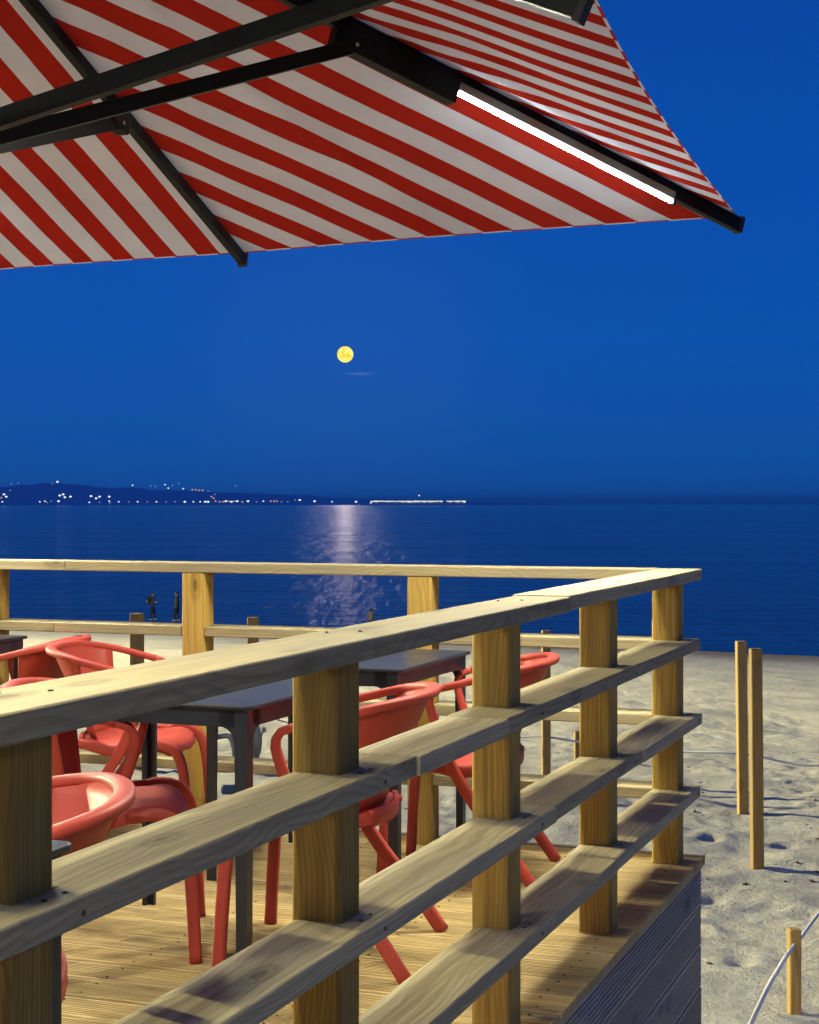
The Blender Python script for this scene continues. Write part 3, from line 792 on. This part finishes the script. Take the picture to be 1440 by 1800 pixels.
def cyl(name, a, b, r, mat=M_black, seg=24, parent=parasol):
    bm = bmesh.new(); tube(bm, [loc_(a), loc_(b)], r, seg=seg, up=Vector((0, 1, 0))); return from_bm(name, bm, mat, parent, smooth=False)
cyl('mast', Vector((O.x, O.y, 0.03)), O + Vector((0, 0, .03)), .032)
cyl('hub', hub - Vector((0, 0, .05)), hub + Vector((0, 0, .05)), .075)
cyl('crown', O - Vector((0, 0, .05)), O + Vector((0, 0, .05)), .12)
piece('base_plate', lambda b: add_box(b, (O.x, O.y, .02), (.6, .6, .035), bev=.006))
# deeper housing and LED strip on each corner rib
def on_rib_px(i, px):
    r_ = (px - 720) / F; A = O; B = rim[i]; dx = B.x - A.x; dy = B.y - A.y
    return (r_ * A.y - A.x) / (dx - r_ * dy)
ta, tb = on_rib_px(1, 800), on_rib_px(1, 1182)
LED_W = {1: 92, 3: 56, 5: 58, 7: 95}  # strips on the unseen ribs are assumed, added to light the terrace
for i in (1, 3, 5, 7):
    A = O.lerp(rim[i], ta); B = O.lerp(rim[i], tb); d = (B - A).normalized()
    sd = d.cross(Vector((0, 0, 1))).normalized()
    dn = Vector((0, 0, -1))
    piece('lamp_housing', lambda b: bar(b, O.lerp(rim[i], t_h := .47) + dn * .045, A + dn * .045, .046, .085))
    off = dn * .045 - sd * .002
    piece('reflector', lambda b: bar(b, A + dn * .027, B + dn * .027, .034, .026, bev=.004), M_alu)
    o_ = piece('led_strip', lambda b: bar(b, A + off + d * .004, B + off, .014, .009, bev=.003), M_led)
    for p_, q_ in ((A - d * .01, A + d * .003), (B, B + d * .010)):
        bm = bmesh.new(); bar(bm, p_ + off, q_ + off, .02, .02)
        bmesh.ops.transform(bm, matrix=pinv, verts=bm.verts); from_bm('end_cap', bm, M_black, o_)
    ld = bpy.data.lights.new('led_light', 'AREA'); ld.shape = 'RECTANGLE'; ld.size = (B - A).length; ld.size_y = .02
    ld.energy = LED_W[i]; ld.color = (1, .975, .76)
    lo = bpy.data.objects.new('led_light', ld); C.objects.link(lo); lo.parent = parasol
    zax = -(sd.cross(d)); zax = -d.cross(sd) if d.cross(sd).z > 0 else d.cross(sd)
    # lamp shines along its local -Z, length on local X
    zl = Vector((0, 0, 1)) - d * d.z; zl.normalize(); yl = zl.cross(d)
    lo.matrix_local = Matrix.Translation(loc_((A + B) / 2 + off - zl * .0125)) @ Matrix((d, yl, zl)).transposed().to_4x4()
    ld.spread = R(170)

# ------------------------------------------------------------------ stakes and ropes on the sand
def stake(px, ytop, ybase, wpx, label, lean=0, Yd=None, rz=RZ, wide=None):
    if Yd is None:
        Yd = 2.45 * F / (ybase - 885)
    x = (px - 720) / F * Yd; zt = H - (ytop - 885) / F * Yd
    zb = sand_z(x, Yd) - .25
    w_ = wide or wpx / F * Yd * .86
    hgt = zt - zb
    r = .006; bmx = prism_bm([(-w_ / 2, -w_ / 2), (w_ / 2, -w_ / 2), (w_ / 2, w_ / 2), (-w_ / 2, w_ / 2)], 0, hgt, .005, 1)
    o = from_bm('wooden_stake', bmx, M_stake, loc=(x, Yd, zb), rot=(0, R(lean), rz))
    tag(o, label, 'stake', 'wooden stakes in the sand'); return Vector((x, Yd, zt))
stake(1307, 1127, 1420, 20, 'tall wooden stake standing behind and left of its slightly nearer twin', lean=-.7, rz=R(3))
sB = stake(1332, 1140, 1522, 23, 'tallest wooden stake, the nearer of the pair right of the terrace corner', lean=-.5, rz=R(4))
sS = stake(1396, 1632, 1785, 24, 'short wooden stake with a white rope through it at lower right', rz=R(8))
s9 = stake(960, 1108, 1362, 17, 'wooden stake seen between the second and third railing posts', rz=R(5))
stake(1016, 1285, 1348, 14, 'stub of a stake just left of the third railing post', rz=R(5))
s2 = stake(241, 1078, 0, 24, 'wooden stake behind the far railing below the walker with a backpack', Yd=15.4, wide=.10, rz=R(-24))
s4 = stake(445, 1085, 0, 20, 'wooden stake behind the far railing right of its second post', Yd=15.6, wide=.09, rz=R(-14))
def rope(label, pts, r=.007, n=10):
    bm = bmesh.new(); tube(bm, catmull(pts, n), r, seg=8)
    return tag(from_bm('rope', bm, M_rope, smooth=True), label, 'rope', 'white ropes strung between the stakes')
sS_Y = sS.y
hole = at(1396, 1662, sS_Y - .045)
rope('white rope hanging from the short stake down to the lower right edge', [at(1300, 1850, 5.6), at(1322, 1795, 5.9), at(1352, 1732, 6.5), at(1380, 1685, 7.2), hole, at(1399, 1659, sS_Y + .02), at(1410, 1646, sS_Y + .3), at(1440, 1606, 8.9), at(1500, 1540, 10)], .009)
zr = 15.0
rope('thin white rope crossing the sand behind the tall stake pair', [at(960, 1295, 14.95), at(1060, 1310, 14.9), at(1180, 1320, 14.7), at(1260, 1323, 14.5), at(1320, 1327, 14.4), at(1380, 1340, 14.3), at(1440, 1346, 14.2), at(1560, 1340, 14.1)], .010)
rope('thin white rope crossing the sand behind the middle of the railing', [s4 + Vector((0, -.06, -.9)), at(600, 1292, 15.4), at(760, 1300, 15.2), at(900, 1297, 15.0), at(955, 1294, 14.9)], .008)

# ------------------------------------------------------------------ wheeled cart parked on the sand behind the terrace
cy = 9.2
def cp_(px, y, dy=0): return at(px, y, cy + dy)
cart = empty('beach_cart', (cp_(400, 1400).x, cy, sand_z(cp_(400, 1400).x, cy)), label='grey wheeled beach cart parked on the sand behind the middle table', cat='cart')
ci = Matrix.Translation(-Vector(cart.location))
def cpart(name, fn, mat=M_grey, smooth=True, parent=cart):
    bm = bmesh.new(); fn(bm); bmesh.ops.transform(bm, matrix=ci, verts=bm.verts); return from_bm(name, bm, mat, parent, smooth=smooth)
for dy in (-.22, .22):
    cpart('frame_tube', lambda b: tube(b, catmull([cp_(180, 1330, dy), cp_(300, 1322, dy), cp_(370, 1318, dy), cp_(380, 1268, dy), cp_(404, 1262, dy), cp_(416, 1290, dy), cp_(424, 1370, dy)], 6), .018, seg=8, up=Vector((0, 1, 0))))
    cpart('frame_tube', lambda b: tube(b, catmull([cp_(380, 1296, dy * .8), cp_(402, 1294, dy * .8), cp_(410, 1310, dy * .8), cp_(414, 1340, dy * .8)], 6), .015, seg=8, up=Vector((0, 1, 0))))
cpart('tray', lambda b: add_box(b, cp_(270, 1312), (.62, .42, .05), bev=.01), M_dark, False)
cpart('seat_shell', lambda b: tube(b, catmull([cp_(425, 1268), cp_(438, 1275), cp_(446, 1300), cp_(440, 1330), cp_(428, 1342)], 6), .05, .02, seg=10, up=Vector((0, 1, 0))))
cpart('brake_lever', lambda b: (tube(b, [cp_(446, 1316), cp_(452, 1306), cp_(463, 1286)], .006, seg=6, up=Vector((0, 1, 0))), add_box(b, cp_(464, 1283), (.02, .02, .03), bev=.005)))
for (px, yy, rr, mt) in ((410, 1372, .20, M_dark), (215, 1392, .12, M_dark)):
    for dy in (-.26, .26):
        c = cp_(px, yy, dy); c.z = sand_z(c.x, c.y) + rr
        def ring(b, c=c, rr=rr):
            pts = [c + Vector((math.cos(a) * rr, 0, math.sin(a) * rr)) for a in np.linspace(0, 2 * math.pi, 33)]
            tube(b, pts, .02, seg=8, up=Vector((0, 1, 0)), cap=False)
        wh = cpart('wheel', ring, mt)
        def spokes(b, c=c, rr=rr):
            for q in range(9):
                a = q * 2 * math.pi / 9; tube(b, [c, c + Vector((math.cos(a) * rr, 0, math.sin(a) * rr))], .004, seg=5, up=Vector((0, 1, 0)))
            tube(b, [c - Vector((0, .03, 0)), c + Vector((0, .03, 0))], .025, seg=10)
        cpart('spokes', spokes, M_grey, parent=wh)
cpart('foot_strap', lambda b: add_box(b, cp_(405, 1388, -.1), (.10, .05, .05), bev=.01), M_bluep, False)

# ------------------------------------------------------------------ people at the waterline
def mat_flat(n, c, r=.8): return plain(n, c, r, .2, var=.1)
skin_c = mat_flat('skin', (.30, .17, .12), .6); hair_c = mat_flat('dark_hair', (.015, .012, .012))
navy = mat_flat('navy_cloth', (.02, .025, .05)); blackc = mat_flat('black_cloth', (.012, .012, .016)); olive = mat_flat('olive_cloth', (.055, .055, .03)); white = mat_flat('pale_shoe', (.30, .28, .26)); greyc = mat_flat('grey_cloth', (.07, .07, .075))
def person(loc, rz, hgt, top, trousers, shoes, label, stride=.12, arm=0.0):
    k = hgt / 1.72
    J = {'pel': (0, 0, .93), 'wst': (0, 0, 1.08), 'chs': (0, .01, 1.30), 'nck': (0, 0, 1.47), 'hd0': (.01, 0, 1.55), 'hd1': (.015, 0, 1.64), 'hd2': (.0, 0, 1.71),
         'nose': (.085, 0, 1.60)}
    Rr = {'pel': .165, 'wst': .165, 'chs': .185, 'nck': .07, 'hd0': .09, 'hd1': .118, 'hd2': .085, 'nose': .018}
    E = [('pel', 'wst'), ('wst', 'chs'), ('chs', 'nck'), ('nck', 'hd0'), ('hd0', 'hd1'), ('hd1', 'hd2'), ('hd0', 'nose')]
    for s, sg in (('l', 1), ('r', -1)):
        st = stride * sg
        J.update({'hp' + s: (0, .09 * sg, .88), 'kn' + s: (st * .6 + .03, .10 * sg, .48), 'an' + s: (st, .10 * sg, .09), 'to' + s: (st + .15, .11 * sg, .04), 'he' + s: (st - .05, .1 * sg, .04),
                  'sh' + s: (0, .19 * sg, 1.40), 'el' + s: (-st * .5 + .0 + arm * .05, .24 * sg, 1.12), 'wr' + s: (-st * .6 + .08 + arm * .10, .22 * sg, .90 + arm * .22), 'hn' + s: (-st * .6 + .11 + arm * .10, .215 * sg, .82 + arm * .34)})
        Rr.update({'hp' + s: .12, 'kn' + s: .082, 'an' + s: .055, 'to' + s: .04, 'he' + s: .045, 'sh' + s: .085, 'el' + s: .062, 'wr' + s: .045, 'hn' + s: .04})
        E += [('pel', 'hp' + s), ('hp' + s, 'kn' + s), ('kn' + s, 'an' + s), ('an' + s, 'to' + s), ('an' + s, 'he' + s), ('chs', 'sh' + s), ('sh' + s, 'el' + s), ('el' + s, 'wr' + s), ('wr' + s, 'hn' + s)]
    names = list(J); me = bpy.data.meshes.new('person'); me.from_pydata([Vector(J[n]) * k for n in names], [(names.index(a), names.index(b)) for a, b in E], [])
    o = bpy.data.objects.new('person', me); C.objects.link(o)
    md = o.modifiers.new('skin', 'SKIN'); 
    for i, n in enumerate(names):
        sv = me.skin_vertices[0].data[i] if me.skin_vertices else None
        if sv is None: break
        sv.radius = (Rr[n] * k,) * 2; sv.use_root = (n == 'pel')
    if not me.skin_vertices:
        bpy.context.view_layer.objects.active = o
    o.modifiers.new('sub', 'SUBSURF').levels = 2
    dg = bpy.context.evaluated_depsgraph_get(); ev = bpy.data.meshes.new_from_object(o.evaluated_get(dg))
    o.modifiers.clear(); o.data = ev
    ev.materials.clear()
    for m_ in (skin_c, top, trousers, shoes, hair_c): ev.materials.append(m_)
    for p in ev.polygons:
        c = p.center / k; p.use_smooth = True
        if c.z > 1.60 and c.x < .06 or (c.z > 1.53 and c.x < -.02): p.material_index = 4
        elif c.z > 1.47: p.material_index = 0
        elif abs(c.y) > .19 and c.z < .86 + arm * .3: p.material_index = 0
        elif c.z > .90 or (abs(c.y) > .17 and c.z > .8): p.material_index = 1
        elif c.z > .09: p.material_index = 2
        else: p.material_index = 3
    o.location = loc; o.rotation_euler = (0, 0, rz)
    return tag(o, label, 'person')
def shore(px, back=0):
    r_ = (px - 720) / F; Yd = 85.0 / (1 + .552 * r_) - back; x = r_ * Yd
    return Vector((x, Yd, max(float(beach_base(np.array(x), np.array(Yd))), SEA)))
p1 = shore(268, -4.5); person(p1, R(15), 1.66, navy, blackc, white, 'walker in dark clothes with a backpack at the waterline', .16, 1)
p2 = shore(311, -4.5); person(p2, R(170), 1.72, olive, blackc, white, 'walker in an olive jacket partly behind the second far post', .1)
p3 = shore(652, -2.0); person(p3, R(90), 1.28, greyc, blackc, blackc, 'small dark haired figure just above the handrail below the moonlit water', .05)
bm = bmesh.new(); add_box(bm, (0, 0, 0), (.20, .30, .42), bev=.06, seg=3)
bk = from_bm('backpack', bm, blackc, smooth=True, loc=p1 + Vector((-.22, -.06, 1.20)), rot=(0, R(5), R(15)))
bm = bmesh.new(); add_box(bm, (-.09, -.08, -.10), (.06, .16, .10), bev=.02, seg=2); from_bm('pocket', bm, white, bk, smooth=True)
tag(bk, 'black backpack with a pale pocket worn by the walker', 'backpack')

# ------------------------------------------------------------------ assumed floodlight added out of view at left to light the sand
assumed_mast = empty('assumed_floodlight_mast', (-40, 33, beach_base(np.array(-40.), np.array(33.)).item()), label='tall assumed floodlight mast added out of view left of the terrace', cat='lamp post')
bm = bmesh.new(); tube(bm, [Vector((0, 0, 0)), Vector((0, 0, 13))], [.14, .08], seg=16, up=Vector((0, 1, 0))); from_bm('mast', bm, M_grey, assumed_mast, smooth=True)
bm = bmesh.new(); add_box(bm, (.2, 0, 13.1), (.5, .9, .25), bev=.03); from_bm('lamp_head', bm, M_grey, assumed_mast)
sd_ = bpy.data.lights.new('floodlight', 'SPOT'); sd_.energy = 370000; sd_.color = (1, .94, .56); sd_.spot_size = R(150); sd_.spot_blend = 1.0; sd_.shadow_soft_size = .5  # assumed light from an unseen source, added to brighten the sand
so = bpy.data.objects.new('floodlight', sd_); C.objects.link(so); so.parent = assumed_mast; so.location = (.5, 0, 12.8)
so.rotation_euler = (Vector((46, 14, -13))).to_track_quat('-Z', 'Y').to_euler()

# unseen fill lamp added behind the viewer to warm the outer faces of the railing
fill_lamp = empty('added_fill_lamp', (2.6, -9.0, -1.2), label='warm fill lamp added on a post behind the viewer', cat='lamp post')
bm = bmesh.new(); tube(bm, [Vector((0, 0, 0)), Vector((0, 0, 5.2))], [.07, .045], seg=14, up=Vector((0, 1, 0))); from_bm('post', bm, M_grey, fill_lamp, smooth=True)
bm = bmesh.new(); tube(bm, [Vector((0, 0, 5.62)), Vector((0, 0, 5.72))], [.26, .06], seg=18, up=Vector((0, 1, 0))); from_bm('hood', bm, M_grey, fill_lamp, smooth=True)
pl_ = bpy.data.lights.new('fill_lamp_light', 'POINT'); pl_.energy = 360; pl_.color = (1, .84, .60); pl_.shadow_soft_size = .18
po = bpy.data.objects.new('fill_lamp_light', pl_); C.objects.link(po); po.parent = fill_lamp; po.location = (0, 0, 5.42)

# ------------------------------------------------------------------ evening haze over the bay
m_hz = bpy.data.materials.new('haze_air'); m_hz.use_nodes = True; nh = m_hz.node_tree; nh.nodes.clear()
ho = node(nh, 'ShaderNodeOutputMaterial'); pv = node(nh, 'ShaderNodeVolumePrincipled')
pv.inputs['Color'].default_value = (.96, .97, 1, 1); pv.inputs['Density'].default_value = 4e-5; pv.inputs['Anisotropy'].default_value = 0.0
nh.links.new(pv.outputs[0], ho.inputs['Volume'])
bm = bmesh.new(); add_box(bm, (0, 22600, 55), (61000, 46000, 128))
tag(from_bm('haze', bm, m_hz), kind='stuff')

# bits of shell, pebble and dry weed scattered on the sand
bm = bmesh.new()
for i in range(420):
    x = rng.uniform(-1, 7); y = 5.2 + 14 * rng.random() ** 1.4; r_ = rng.uniform(.006, .02)
    m_ = Matrix.Translation((x, y, sand_z(x, y) + r_ * .2)) @ Matrix.Rotation(rng.uniform(0, 6.28), 4, 'Z') @ Matrix.Diagonal((1.6, .9, .5, 1))
    bmesh.ops.create_icosphere(bm, subdivisions=1, radius=r_, matrix=m_)
tag(from_bm('shell_bits', bm, plain('shell_bits', (.10, .075, .05), .8, .2, var=.6)), kind='stuff')

bm = bmesh.new(); t = .085
while t > -4.6:
    for i in range(8):
        for dt in (-.04, .04): screw_at(bm, (.03 - i * .56 + rng.uniform(-.008, .008), t - .0655 + dt, .0002), (0, 0, 1), .0038)
    t -= bw_ + gap
tag(from_bm('deck_screw', bm, M_hole, deck), kind='stuff')
